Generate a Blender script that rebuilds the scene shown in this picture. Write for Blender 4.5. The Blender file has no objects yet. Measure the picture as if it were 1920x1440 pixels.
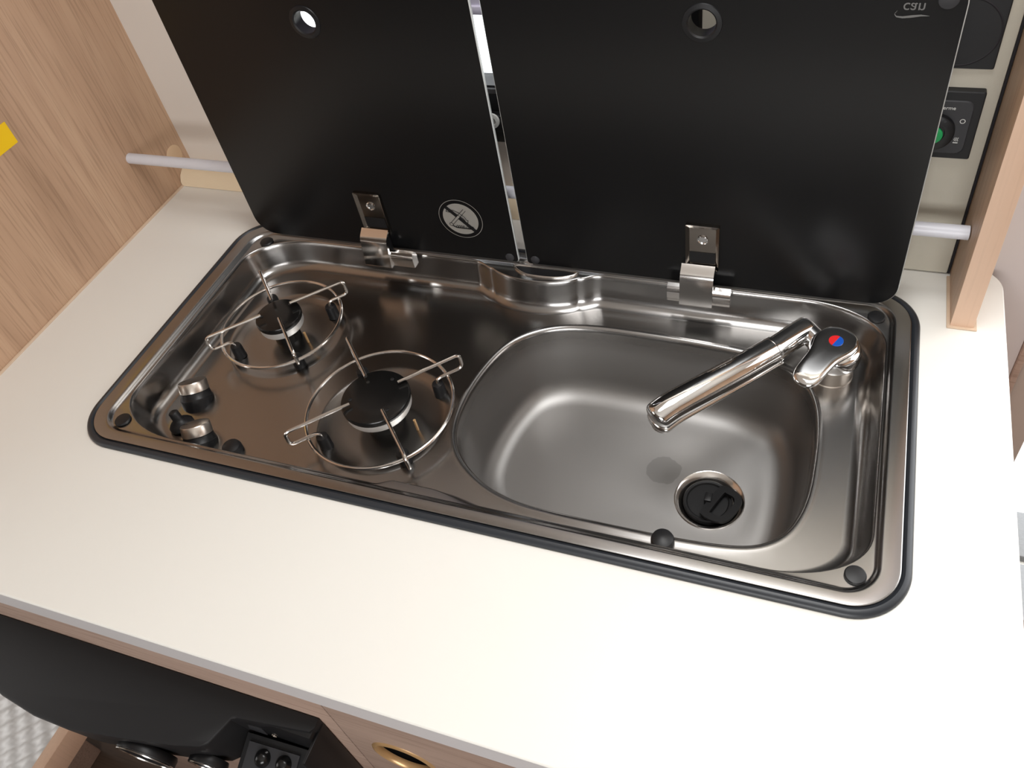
import bpy, bmesh, math, random
from math import sin, cos, pi, radians
from mathutils import Vector, Matrix
from mathutils.geometry import delaunay_2d_cdt

random.seed(4)
scene = bpy.context.scene
col = scene.collection

# ------------------------------------------------------------------ camera
cam_d = bpy.data.cameras.new('camera')
cam = bpy.data.objects.new('camera', cam_d)
col.objects.link(cam)
cam_d.sensor_width = 36.0
cam_d.lens = 1555.12 / 1920 * 36.0
cam_d.shift_x = -(1002.63 - 960) / 1920
cam_d.shift_y = -(720 - 644.81) / 1920
cam_d.clip_start = 0.01
RX = Vector((0.94036143, 0.3129593, -0.1333299))
RY = Vector((0.14074818, -0.71476538, -0.68505503))
RZ = Vector((-0.30969394, 0.62543339, -0.71618625))
mw = Matrix((RX, -RY, -RZ)).transposed().to_4x4()
mw.translation = Vector((0.344823, -0.567461, 0.705170))
cam.matrix_world = mw
scene.camera = cam

# ------------------------------------------------------------------ world and daylight
world = bpy.data.worlds.new('overcast_sky')
scene.world = world
world.use_nodes = True
wb = world.node_tree.nodes['Background']
wb.inputs[0].default_value = (0.93, 0.97, 1.0, 1)
wb.inputs[1].default_value = 3.0

def area_light(name, loc, target, sx, sy, power, color=(1, 1, 1)):
    d = bpy.data.lights.new(name, 'AREA')
    d.shape = 'RECTANGLE'; d.size = sx; d.size_y = sy
    d.energy = power; d.color = color
    o = bpy.data.objects.new(name, d); col.objects.link(o)
    o.location = loc
    o.rotation_euler = (Vector(target) - Vector(loc)).to_track_quat('-Z', 'Y').to_euler()
    return o

area_light('door_daylight', (1.25, 0.42, 0.15), (0.45, -0.45, -0.25), 1.1, 1.5, 13, (1.0, 0.99, 0.985))
area_light('skylight_daylight', (0.32, -0.05, 1.09), (0.32, -0.05, 0), 0.56, 0.46, 7.0, (1.0, 0.985, 0.965))
area_light('far_window_daylight', (0.5, -1.84, 0.45), (0.3, 0, 0.1), 1.0, 0.6, 15, (1.0, 0.985, 0.97))

area_light('windscreen_daylight', (-1.60, -0.8, 0.30), (-0.4, -0.7, -0.4), 1.2, 0.6, 7, (1.0, 0.985, 0.97))

vs = scene.view_settings
vs.view_transform = 'Standard'
vs.look = 'None'
vs.exposure = -0.10
vs.gamma = 1.0
vs.use_curve_mapping = False
scene.cycles.use_denoising = True
scene.cycles.max_bounces = 10
scene.cycles.glossy_bounces = 6
scene.cycles.sample_clamp_indirect = 6.0

# ------------------------------------------------------------------ helpers
def lin(c):
    c = c / 255.0
    return c / 12.92 if c <= 0.04045 else ((c + 0.055) / 1.055) ** 2.4
def rgb(r, g, b):
    return (lin(r), lin(g), lin(b), 1)

def new_mat(name, color, rough=0.5, metal=0.0, spec=0.5, coat=0.0, coat_rough=0.1, bump=None, trans=0.0, ior=1.45, mottle=0.0):
    m = bpy.data.materials.new(name)
    m.use_nodes = True
    nt = m.node_tree
    b = nt.nodes['Principled BSDF']
    b.inputs['Base Color'].default_value = color
    b.inputs['Roughness'].default_value = rough
    b.inputs['Metallic'].default_value = metal
    b.inputs['Specular IOR Level'].default_value = spec
    b.inputs['Coat Weight'].default_value = coat
    b.inputs['Coat Roughness'].default_value = coat_rough
    b.inputs['Transmission Weight'].default_value = trans
    b.inputs['IOR'].default_value = ior
    if bump or mottle:
        tc = nt.nodes.new('ShaderNodeTexCoord')
        n = nt.nodes.new('ShaderNodeTexNoise')
        n.inputs['Scale'].default_value = bump[0] if bump else 40
        n.inputs['Detail'].default_value = 4
        nt.links.new(tc.outputs['Object'], n.inputs['Vector'])
        if bump:
            bp_ = nt.nodes.new('ShaderNodeBump')
            bp_.inputs['Strength'].default_value = bump[1]
            bp_.inputs['Distance'].default_value = bump[2]
            nt.links.new(n.outputs['Fac'], bp_.inputs['Height'])
            nt.links.new(bp_.outputs['Normal'], b.inputs['Normal'])
        if mottle:
            mx = nt.nodes.new('ShaderNodeMix'); mx.data_type = 'RGBA'
            n2 = nt.nodes.new('ShaderNodeTexNoise')
            n2.inputs['Scale'].default_value = 9; n2.inputs['Detail'].default_value = 3
            nt.links.new(tc.outputs['Object'], n2.inputs['Vector'])
            mx.inputs['A'].default_value = color
            mx.inputs['B'].default_value = (color[0] * (1 - mottle), color[1] * (1 - mottle), color[2] * (1 - mottle), 1)
            nt.links.new(n2.outputs['Fac'], mx.inputs['Factor'])
            nt.links.new(mx.outputs['Result'], b.inputs['Base Color'])
    return m

def wood_mat(name, light, mid, dark, grain_axis='Z', rough=0.5, scale=1.0, pore=0.55):
    m = bpy.data.materials.new(name)
    m.use_nodes = True
    nt = m.node_tree; b = nt.nodes['Principled BSDF']
    tc = nt.nodes.new('ShaderNodeTexCoord')
    def mapped(s_long, s_cross):
        mp = nt.nodes.new('ShaderNodeMapping')
        s = [s_cross, s_cross, s_cross]
        s['XYZ'.index(grain_axis)] = s_long
        mp.inputs['Scale'].default_value = [v * scale for v in s]
        nt.links.new(tc.outputs['Object'], mp.inputs['Vector'])
        return mp
    def noise(mp, sc, det, dist=0.0):
        n = nt.nodes.new('ShaderNodeTexNoise')
        n.inputs['Scale'].default_value = sc; n.inputs['Detail'].default_value = det
        n.inputs['Distortion'].default_value = dist
        nt.links.new(mp.outputs[0], n.inputs['Vector'])
        return n
    n1 = noise(mapped(0.55, 7.0), 3.0, 5, 0.6)
    n2 = noise(mapped(5.0, 160.0), 2.2, 3)
    r1 = nt.nodes.new('ShaderNodeValToRGB')
    e = r1.color_ramp.elements
    e[0].position = 0.3; e[0].color = dark
    e[1].position = 0.68; e[1].color = light
    k = r1.color_ramp.elements.new(0.48); k.color = mid
    nt.links.new(n1.outputs['Fac'], r1.inputs['Fac'])
    r2 = nt.nodes.new('ShaderNodeValToRGB')
    r2.color_ramp.elements[0].position = 0.34; r2.color_ramp.elements[0].color = (0.62, 0.58, 0.55, 1)
    r2.color_ramp.elements[1].position = 0.5; r2.color_ramp.elements[1].color = (1, 1, 1, 1)
    nt.links.new(n2.outputs['Fac'], r2.inputs['Fac'])
    mx = nt.nodes.new('ShaderNodeMix'); mx.data_type = 'RGBA'; mx.blend_type = 'MULTIPLY'
    mx.inputs['Factor'].default_value = pore
    nt.links.new(r1.outputs['Color'], mx.inputs['A'])
    nt.links.new(r2.outputs['Color'], mx.inputs['B'])
    nt.links.new(mx.outputs['Result'], b.inputs['Base Color'])
    bp_ = nt.nodes.new('ShaderNodeBump'); bp_.inputs['Strength'].default_value = 0.12; bp_.inputs['Distance'].default_value = 0.001
    nt.links.new(n2.outputs['Fac'], bp_.inputs['Height'])
    nt.links.new(bp_.outputs['Normal'], b.inputs['Normal'])
    b.inputs['Roughness'].default_value = rough
    return m

def steel_mat(name, color, r0, r1, stain=True):
    m = bpy.data.materials.new(name)
    m.use_nodes = True
    nt = m.node_tree; b = nt.nodes['Principled BSDF']
    b.inputs['Metallic'].default_value = 1.0
    tc = nt.nodes.new('ShaderNodeTexCoord')
    mp = nt.nodes.new('ShaderNodeMapping'); mp.inputs['Scale'].default_value = (14, 420, 420)
    nt.links.new(tc.outputs['Object'], mp.inputs['Vector'])
    n = nt.nodes.new('ShaderNodeTexNoise'); n.inputs['Scale'].default_value = 3; n.inputs['Detail'].default_value = 3
    nt.links.new(mp.outputs[0], n.inputs['Vector'])
    # satin finish: the bowl is blasted rougher than the polished hob tray
    sep = nt.nodes.new('ShaderNodeSeparateXYZ'); nt.links.new(tc.outputs['Object'], sep.inputs[0])
    mr = nt.nodes.new('ShaderNodeMapRange')
    mr.inputs['From Min'].default_value = -0.050; mr.inputs['From Max'].default_value = -0.075
    mr.inputs['To Min'].default_value = r0; mr.inputs['To Max'].default_value = r1
    nt.links.new(sep.outputs['Z'], mr.inputs['Value'])
    n2 = nt.nodes.new('ShaderNodeTexNoise'); n2.inputs['Scale'].default_value = 16; n2.inputs['Detail'].default_value = 5
    nt.links.new(tc.outputs['Object'], n2.inputs['Vector'])
    ma = nt.nodes.new('ShaderNodeMath'); ma.operation = 'MULTIPLY_ADD'
    ma.inputs[1].default_value = 0.03; ma.inputs[2].default_value = -0.015
    nt.links.new(n2.outputs['Fac'], ma.inputs[0])
    ad = nt.nodes.new('ShaderNodeMath'); ad.operation = 'ADD'
    nt.links.new(mr.outputs['Result'], ad.inputs[0]); nt.links.new(ma.outputs[0], ad.inputs[1])
    ad2 = nt.nodes.new('ShaderNodeMath'); ad2.operation = 'MULTIPLY_ADD'
    ad2.inputs[1].default_value = 0.02; nt.links.new(n.outputs['Fac'], ad2.inputs[0]); nt.links.new(ad.outputs[0], ad2.inputs[2])
    nt.links.new(ad2.outputs[0], b.inputs['Roughness'])
    mx = nt.nodes.new('ShaderNodeMix'); mx.data_type = 'RGBA'
    mx.inputs['A'].default_value = color
    mx.inputs['B'].default_value = (color[0] * 0.72, color[1] * 0.72, color[2] * 0.72, 1)
    nt.links.new(mx.outputs['Result'], b.inputs['Base Color'])
    # brushed along the length of the unit: highlights spread across it
    tg = nt.nodes.new('ShaderNodeTangent'); tg.direction_type = 'UV_MAP'; tg.uv_map = 'brush'
    nt.links.new(tg.outputs[0], b.inputs['Tangent'])
    b.inputs['Anisotropic'].default_value = 0.5
    if stain:
        # dried water mark on the bowl floor
        vd = nt.nodes.new('ShaderNodeVectorMath'); vd.operation = 'DISTANCE'
        vd.inputs[1].default_value = (0.2008, 0.0062, -0.149)
        nt.links.new(tc.outputs['Object'], vd.inputs[0])
        n3 = nt.nodes.new('ShaderNodeTexNoise'); n3.inputs['Scale'].default_value = 70; n3.inputs['Detail'].default_value = 2
        nt.links.new(tc.outputs['Object'], n3.inputs['Vector'])
        w = nt.nodes.new('ShaderNodeMath'); w.operation = 'MULTIPLY_ADD'; w.inputs[1].default_value = 0.008
        nt.links.new(n3.outputs['Fac'], w.inputs[0]); nt.links.new(vd.outputs['Value'], w.inputs[2])
        rr_ = nt.nodes.new('ShaderNodeMapRange')
        rr_.inputs['From Min'].default_value = 0.0245; rr_.inputs['From Max'].default_value = 0.0235
        rr_.inputs['To Min'].default_value = 0.0; rr_.inputs['To Max'].default_value = 0.8
        nt.links.new(w.outputs[0], rr_.inputs['Value'])
        nt.links.new(rr_.outputs['Result'], mx.inputs['Factor'])
    else:
        mx.inputs['Factor'].default_value = 0.0
    return m

M = {}
M['steel'] = steel_mat('brushed_steel', (0.335, 0.325, 0.316, 1), 0.215, 0.44)
M['chrome'] = new_mat('chrome', (0.82, 0.82, 0.82, 1), 0.05, 1.0)
M['wire'] = new_mat('wire_steel', (0.72, 0.69, 0.66, 1), 0.16, 1.0)
M['hinge'] = new_mat('hinge_chrome', (0.78, 0.76, 0.74, 1), 0.13, 1.0)
M['bracket'] = new_mat('bracket_dark_reflection', (0.30, 0.27, 0.24, 1), 0.16, 1.0)  # dark reflection in the chrome bracket is put into the metal colour
M['satin'] = new_mat('satin_nickel', (0.66, 0.60, 0.54, 1), 0.30, 1.0)
M['alu'] = new_mat('cast_aluminium', (0.86, 0.85, 0.83, 1), 0.45, 0.75)
M['glass_black'] = new_mat('black_glass', (0.004, 0.004, 0.0044, 1), 0.30, 0.0, 0.38)
M['glass_edge'] = new_mat('ground_glass_edge', (0.55, 0.58, 0.58, 1), 0.25, 0.2)
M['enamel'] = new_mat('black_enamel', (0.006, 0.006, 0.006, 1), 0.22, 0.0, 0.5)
M['rubber'] = new_mat('black_rubber', (0.009, 0.009, 0.010, 1), 0.42, 0.0, 0.45)
M['gasket'] = new_mat('gasket_rubber', (0.02, 0.023, 0.028, 1), 0.38, 0.0, 0.5)
M['plastic'] = new_mat('black_plastic', (0.011, 0.011, 0.012, 1), 0.5, 0.0, 0.35, bump=(900, 0.08, 0.0003))
M['plastic_dk'] = new_mat('dark_plastic', (0.008, 0.008, 0.009, 1), 0.4, 0.0, 0.4)
M['grey_plastic'] = new_mat('anthracite_plastic', (0.03, 0.03, 0.033, 1), 0.5, 0.0, 0.4, bump=(700, 0.1, 0.0003))
M['counter'] = new_mat('cream_laminate', rgb(229, 227, 221), 0.38, 0.0, 0.35, mottle=0.02)
M['edge_band'] = new_mat('grey_edge_band', rgb(202, 198, 198), 0.5)
M['wall'] = new_mat('grey_wall_board', rgb(216, 208, 200), 0.6, mottle=0.03)
M['wall_beige'] = new_mat('felt_wall', rgb(190, 184, 170), 0.85, bump=(600, 0.25, 0.0005))
M['white'] = new_mat('white_plastic', rgb(226, 220, 206), 0.5)
M['cream'] = new_mat('cream_strip', rgb(226, 207, 178), 0.5)
M['rail'] = new_mat('pale_grey_tube', rgb(205, 205, 212), 0.32)
M['ceiling'] = new_mat('ceiling_board', rgb(226, 222, 216), 0.8)
M['wood'] = wood_mat('oak_board', rgb(192, 160, 132), rgb(182, 149, 122), rgb(168, 136, 110), 'Z', 0.5)
M['wood_pale_lit'] = wood_mat('pale_lit_oak_edge', rgb(216, 184, 160), rgb(212, 180, 156), rgb(206, 173, 149), 'Z', 0.5, 1.0, 0.12)  # light on the board's front edge put into the colour; also pale bench trim
M['wood_front'] = wood_mat('oak_front', rgb(176, 152, 138), rgb(170, 146, 132), rgb(160, 136, 122), 'X', 0.45)
M['floor'] = wood_mat('brown_floor', rgb(88, 72, 60), rgb(78, 63, 53), rgb(62, 50, 42), 'X', 0.5)
M['wood_dark'] = wood_mat('darkened_far_wall', rgb(120, 110, 102), rgb(110, 100, 93), rgb(98, 88, 82), 'Z', 0.7)  # unseen far wall, toned dark to deepen reflections in the chrome and lids
M['brass'] = new_mat('brass_ring', rgb(196, 158, 112), 0.3, 0.4)
M['cap'] = new_mat('oak_coloured_cap', rgb(204, 174, 142), 0.5)
M['yellow'] = new_mat('yellow_sticker', rgb(240, 196, 20), 0.5, mottle=0.05)
M['red'] = new_mat('red_dot', rgb(214, 40, 42), 0.3)
M['blue'] = new_mat('blue_dot', rgb(26, 82, 178), 0.3)
M['green'] = new_mat('green_button', rgb(30, 150, 84), 0.4)
M['print'] = new_mat('white_print', rgb(200, 200, 196), 0.5)
M['silver_print'] = new_mat('silver_print', (0.62, 0.61, 0.57, 1), 0.32, 0.7)
M['faint_print'] = new_mat('faint_print', (0.16, 0.16, 0.155, 1), 0.4, 0.4)
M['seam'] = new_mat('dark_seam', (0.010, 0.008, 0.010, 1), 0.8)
M['mauve'] = new_mat('mauve_pillar', rgb(208, 199, 196), 0.6, mottle=0.04)
M['mauve_dk'] = new_mat('taupe_trim', rgb(176, 162, 152), 0.6)
M['concrete'] = new_mat('pale_gravel', rgb(235, 233, 225), 0.9, bump=(60, 0.4, 0.01))
M['slab'] = new_mat('grey_paving', rgb(150, 150, 150), 0.9, bump=(120, 0.4, 0.004), mottle=0.2)
M['quilt'] = new_mat('silver_quilt', rgb(206, 206, 206), 0.4, 0.25, bump=(500, 0.1, 0.0004))
M['blind'] = new_mat('pleated_blind', rgb(196, 192, 210), 0.8)
M['acrylic'] = new_mat('window_acrylic', (1, 1, 1, 1), 0.02, trans=1.0, ior=1.02)
M['silicone'] = new_mat('silicone_bead', rgb(200, 176, 152), 0.5)
M['white_lam'] = new_mat('white_cupboard', rgb(215, 208, 196), 0.5)

def link(o, parent=None):
    col.objects.link(o)
    if parent is not None:
        o.parent = parent
        w = parent
        off = Vector((0, 0, 0))
        while w is not None:
            off = off + Vector(w.location); w = w.parent
        # children hold their coordinates in the world; cancel the parents' offset
        o.location = Vector(o.location) - off
    return o

def mesh(name, verts, faces, mat, parent=None, smooth=True, angle=35, recalc=True, wn=False, loc=None):
    me = bpy.data.meshes.new(name)
    if loc is not None:
        verts = [(Vector(v) - Vector(loc)) for v in verts]
    me.from_pydata([tuple(v) for v in verts], [], [tuple(f) for f in faces])
    if recalc:
        bm = bmesh.new(); bm.from_mesh(me)
        bmesh.ops.remove_doubles(bm, verts=bm.verts, dist=1e-6)
        bmesh.ops.recalc_face_normals(bm, faces=bm.faces)
        bm.to_mesh(me); bm.free()
    if smooth:
        me.shade_smooth()
        me.set_sharp_from_angle(angle=radians(angle))
    for mm in (mat if isinstance(mat, (list, tuple)) else [mat]):
        me.materials.append(M[mm] if isinstance(mm, str) else mm)
    o = bpy.data.objects.new(name, me)
    if loc is not None:
        o.location = loc
    link(o, parent)
    if wn:
        md = o.modifiers.new('weighted', 'WEIGHTED_NORMAL'); md.keep_sharp = True; md.weight = 80
    return o

def empty(name, loc=(0, 0, 0)):
    o = bpy.data.objects.new(name, None)
    o.location = loc; o.empty_display_size = 0.02
    col.objects.link(o)
    return o

def tag(o, label=None, cat=None, group=None, kind=None):
    if label: o['label'] = label
    if cat: o['category'] = cat
    if group: o['group'] = group
    if kind: o['kind'] = kind
    return o

class G:
    """collects geometry for one mesh"""
    def __init__(self): self.v = []; self.f = []
    def add(self, v, f):
        n = len(self.v); self.v += [Vector(p) for p in v]; self.f += [tuple(i + n for i in q) for q in f]; return self
    def loft(self, loops, cap0=False, cap1=False, close=True):
        n = len(loops[0]); v = [p for l in loops for p in l]; f = []
        for i in range(len(loops) - 1):
            for j in range(n if close else n - 1):
                k = (j + 1) % n
                f.append((i * n + j, i * n + k, (i + 1) * n + k, (i + 1) * n + j))
        if cap0: f.append(tuple(range(n))[::-1])
        if cap1: f.append(tuple(range((len(loops) - 1) * n, len(loops) * n)))
        return self.add(v, f)
    def box(self, x0, x1, y0, y1, z0, z1, bev=0.0):
        if bev <= 0:
            v = [(x, y, z) for z in (z0, z1) for y in (y0, y1) for x in (x0, x1)]
            return self.add(v, [(0, 2, 3, 1), (4, 5, 7, 6), (0, 1, 5, 4), (2, 6, 7, 3), (0, 4, 6, 2), (1, 3, 7, 5)])
        bm = bmesh.new(); bmesh.ops.create_cube(bm, size=1)
        for q in bm.verts:
            q.co = Vector(((x0 + x1) / 2 + q.co.x * (x1 - x0), (y0 + y1) / 2 + q.co.y * (y1 - y0), (z0 + z1) / 2 + q.co.z * (z1 - z0)))
        bmesh.ops.bevel(bm, geom=list(bm.edges), offset=bev, segments=2, affect='EDGES', profile=0.5)
        bm.verts.index_update()
        self.add([q.co.copy() for q in bm.verts], [tuple(q.index for q in f.verts) for f in bm.faces]); bm.free()
        return self
    def lathe(self, prof, c, axis=(0, 0, 1), n=40, cap0=True):
        """prof: (r, h) pairs along axis"""
        a = Vector(axis).normalized(); u = a.orthogonal().normalized(); w = a.cross(u)
        c = Vector(c); loops = []
        for r, h in prof:
            loops.append([c + a * h + (u * cos(2 * pi * k / n) + w * sin(2 * pi * k / n)) * max(r, 1e-5) for k in range(n)])
        return self.loft(loops, cap0, True)
    def tube(self, path, r, n=12, closed=False, squash=None):
        P = [Vector(p) for p in path]; m = len(P)
        rr_ = r if isinstance(r, (list, tuple)) else [r] * m
        T = []
        for i in range(m):
            a = P[(i - 1) % m] if (closed or i > 0) else P[i]
            b = P[(i + 1) % m] if (closed or i < m - 1) else P[i]
            T.append((b - a).normalized())
        u = T[0].orthogonal().normalized()
        if abs(T[0].z) < 0.9: u = (Vector((0, 0, 1)) - T[0] * T[0].z).normalized()
        loops = []
        for i in range(m):
            u = (u - T[i] * u.dot(T[i])).normalized(); w = T[i].cross(u)
            su = squash[i] if squash else 1.0
            loops.append([P[i] + (u * cos(2 * pi * k / n) * su + w * sin(2 * pi * k / n)) * rr_[i] for k in range(n)])
        if closed: return self.loft(loops + [loops[0]])
        return self.loft(loops, True, True)
    def build(self, name, mat, parent=None, **k):
        return mesh(name, self.v, self.f, mat, parent, **k)

def catmull(pts, closed=False, sub=8):
    P = [Vector(p) for p in pts]; m = len(P); out = []
    rng = range(m) if closed else range(m - 1)
    for i in rng:
        p1, p2 = P[i], P[(i + 1) % m]
        p0 = P[(i - 1) % m] if (closed or i > 0) else p1 + (p1 - p2)
        p3 = P[(i + 2) % m] if (closed or i < m - 2) else p2 + (p2 - p1)
        for k in range(sub):
            t = k / sub
            out.append(0.5 * ((2 * p1) + (p2 - p0) * t + (2 * p0 - 5 * p1 + 4 * p2 - p3) * t * t + (3 * p1 - p0 - 3 * p2 + p3) * t ** 3))
    if not closed: out.append(P[-1])
    return out

def resample(pts, n):
    P = [Vector(p) for p in pts] + [Vector(pts[0])]
    L = [0]
    for a, b in zip(P, P[1:]): L.append(L[-1] + (b - a).length)
    out = []; j = 0
    for k in range(n):
        s = L[-1] * k / n
        while L[j + 1] < s: j += 1
        t = (s - L[j]) / (L[j + 1] - L[j]); out.append(P[j].lerp(P[j + 1], t))
    return out

def rrect(cx, cy, hx, hy, rx, ry=None, nc=12, nx=60, ny=24):
    """rounded rectangle, always 4*nc + 2*(nx+ny) points, counter-clockwise"""
    ry = rx if ry is None else ry
    pts = []
    cs = [(hx - rx, hy - ry, 0), (-hx + rx, hy - ry, 90), (-hx + rx, -hy + ry, 180), (hx - rx, -hy + ry, 270)]
    for q, (ax, ay, a0) in enumerate(cs):
        arc = [Vector((cx + ax + rx * cos(radians(a0 + 90 * k / nc)), cy + ay + ry * sin(radians(a0 + 90 * k / nc)))) for k in range(nc + 1)]
        pts += arc[:-1]
        nx_, ny_, na = cs[(q + 1) % 4]
        b = Vector((cx + nx_ + rx * cos(radians(na)), cy + ny_ + ry * sin(radians(na))))
        m = nx if q % 2 == 0 else ny
        for k in range(m): pts.append(arc[-1].lerp(b, k / m))
    return pts

def circle(cx, cy, r, n=48, a0=0):
    return [Vector((cx + r * cos(a0 + 2 * pi * k / n), cy + r * sin(a0 + 2 * pi * k / n))) for k in range(n)]

def fill_holes(outer, holes):
    pts = list(outer); polys = [list(range(len(outer)))]
    for h in holes:
        polys.append(list(range(len(pts), len(pts) + len(h)))); pts += list(h)
    v, e, f, *_ = delaunay_2d_cdt([Vector((p[0], p[1])) for p in pts], [], polys, 2, 1e-7)
    return v, f

def plate(g, outer, holes, fn, w0, w1):
    """extruded plate with holes; fn(u, v, w) -> 3D"""
    v, f = fill_holes(outer, holes)
    g.add([fn(p.x, p.y, w1) for p in v], f)
    g.add([fn(p.x, p.y, w0) for p in v], [q[::-1] for q in f])
    for lp in [outer] + list(holes):
        g.loft([[fn(p[0], p[1], w0) for p in lp], [fn(p[0], p[1], w1) for p in lp]])
    return g

def text_mesh(name, s, size, mat, mtx, parent=None, extrude=0.0002):
    cu = bpy.data.curves.new(name, 'FONT'); cu.body = s; cu.size = size; cu.extrude = extrude
    cu.align_x = 'CENTER'; cu.align_y = 'CENTER'; cu.resolution_u = 4
    t = bpy.data.objects.new(name + '_curve', cu); col.objects.link(t)
    dg = bpy.context.evaluated_depsgraph_get()
    me = bpy.data.meshes.new_from_object(t.evaluated_get(dg))
    bpy.data.objects.remove(t); bpy.data.curves.remove(cu)
    me.transform(mtx); me.materials.clear(); me.materials.append(M[mat])
    o = bpy.data.objects.new(name, me)
    return link(o, parent)

# ================================================================== the setting
FL = -0.90            # floor height below worktop
BWL, BWR = 0.311, 0.250      # rear wall, and the felt covered box built out on its right
def bl3(u, v, w): return Vector((u, BWL + w, v))
def bw(u, v, w): return Vector((u, BWR + w, v))

WX0, WX1, WZ0, WZ1 = -0.44, 0.150, 0.180, 0.62
win = rrect((WX0 + WX1) / 2, (WZ0 + WZ1) / 2, (WX1 - WX0) / 2, (WZ1 - WZ0) / 2, 0.05, nc=8, nx=4, ny=4)
g = G(); plate(g, [Vector(p) for p in ((-0.66, -0.04), (0.52, -0.04), (0.52, 1.10), (-0.66, 1.10))], [win], bl3, 0.0, 0.03)
tag(g.build('wall_back', 'wall'), kind='structure')

w1 = empty('window_1', bl3(-0.14, 0.18, 0)); tag(w1, kind='structure')
def wl(d, w):
    return [bl3(p.x, p.y, w) for p in rrect((WX0 + WX1) / 2, (WZ0 + WZ1) / 2, (WX1 - WX0) / 2 + d, (WZ1 - WZ0) / 2 + d, max(0.02, 0.05 + d * 0.5), nc=8, nx=4, ny=4)]
g = G(); g.loft([wl(0.0, 0.03), wl(0.0, -0.006), wl(0.004, -0.010), wl(0.034, -0.009), wl(0.038, -0.0005), wl(-0.002, -0.0005), wl(-0.002, 0.03), wl(0, 0.03)])
g.build('window_frame', 'rubber', w1)
g = G(); g.box(WX0 - 0.02, WX1 + 0.02, 0.300, 0.3105, 0.104, 0.141, 0.003); g.build('sill_bar', 'rubber', w1)
g = G(); plate(g, rrect((WX0 + WX1) / 2, (WZ0 + WZ1) / 2, (WX1 - WX0) / 2 - 0.003, (WZ1 - WZ0) / 2 - 0.003, 0.04, nc=8, nx=2, ny=2), [], bl3, 0.020, 0.023)
g.build('pane', 'acrylic', w1)
g = G(); g.box(-0.100, -0.060, 0.288, 0.301, 0.128, 0.152, 0.002); g.build('latch', 'plastic_dk', w1)
g = G(); g.lathe([(0.009, 0), (0.010, 0.001), (0.010, 0.004), (0.006, 0.005), (0.005, 0.002)], (-0.0765, 0.288, 0.146), (0, -1, 0.1), 20); g.build('latch_button', 'print', w1)
g = G(); g.box(WX0 + 0.01, WX1 - 0.01, 0.322, 0.325, 0.280, 0.61, 0.0); g.build('blind', 'blind', w1)
g = G(); g.box(WX0 + 0.01, WX1 - 0.01, 0.318, 0.328, 0.270, 0.281, 0.002); g.build('blind_bar', 'blind', w1)

g = G(); g.box(0.197, 0.4865, BWR, 0.3105, 0.0015, 1.0, 0.002)
tag(g.build('wall_back_box', 'wall_beige'), kind='structure')
g = G(); g.box(0.4866, 0.4890, BWR + 0.001, 0.3105, 0.0015, 1.0)
tag(g.build('trim_1', 'seam'), kind='structure')

# left partition
g = G(); g.box(-0.656, -0.636, -0.37, 0.42, FL, 1.10, 0.001)
tag(g.build('wall_left', 'wood'), kind='structure')
# ceiling, far walls
sk = [Vector(p) for p in ((0.02, -0.30), (0.62, -0.30), (0.62, 0.20), (0.02, 0.20))]
g = G(); plate(g, [Vector(p) for p in ((-1.7, -1.95), (1.95, -1.95), (1.95, 0.46), (-1.7, 0.46))], [sk], lambda u, v, w: Vector((u, v, w)), 1.10, 1.14)
tag(g.build('ceiling', 'ceiling'), kind='structure')
fw = [Vector(p) for p in ((0.0, 0.15), (1.0, 0.15), (1.0, 0.75), (0.0, 0.75))]
g = G(); plate(g, [Vector(p) for p in ((-1.7, FL), (1.95, FL), (1.95, 1.14), (-1.7, 1.14))], [fw], lambda u, v, w: Vector((u, w, v)), -1.95, -1.92)
tag(g.build('wall_front', 'wood_dark'), kind='structure')
g = G(); g.box(1.92, 1.95, -1.92, 0.46, FL, 1.10); tag(g.build('wall_right', 'wood'), kind='structure')
g = G(); g.box(-1.73, -1.70, -1.92, 0.46, FL, 1.10); tag(g.build('wall_cab', 'white_lam'), kind='structure')
g = G(); g.box(-1.70, -0.66, 0.43, 0.46, FL, 1.10); tag(g.build('wall_back_cab', 'wall'), kind='structure')
# floor inside and the ground seen through the open side door
g = G(); g.box(-1.7, 1.92, -1.92, 0.33, FL - 0.03, FL); tag(g.build('floor', 'floor'), kind='structure')
g = G(); g.box(-0.6, 3.2, 0.33, 3.0, -1.30, -1.26); tag(g.build('ground', 'concrete'), kind='structure')
for y0, y1 in ((0.40, 0.665), (0.685, 0.815)):
    g = G(); g.box(0.62, 1.5, y0, y1, -1.262, -1.235, 0.006)
    o = g.build('paving_slab', 'slab')
    tag(o, 'grey paving slab outside the door, ' + ('nearer to the floor edge' if y0 < 0.5 else 'farther from the floor edge'), 'slab', 'paving slabs outside the door')
# door pillar to the right of the kitchen
g = G(); g.box(0.515, 0.598, 0.272, 0.33, FL, 1.10, 0.002); tag(g.build('wall_pillar', 'mauve'), kind='structure')
g = G(); g.box(0.598, 0.606, 0.266, 0.33, FL, 1.10, 0.002); tag(g.build('trim_2', 'wood_front'), kind='structure')
g = G(); g.box(0.606, 0.648, 0.272, 0.33, FL, 1.10, 0.002); tag(g.build('door_frame', 'mauve_dk'), kind='structure')
g = G(); g.box(1.60, 1.92, 0.27, 0.33, FL, 1.10); tag(g.build('wall_door_side', 'mauve'), kind='structure')
g = G(); g.box(0.648, 1.60, 0.27, 0.33, 0.95, 1.10); tag(g.build('wall_door_head', 'mauve'), kind='structure')

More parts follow.
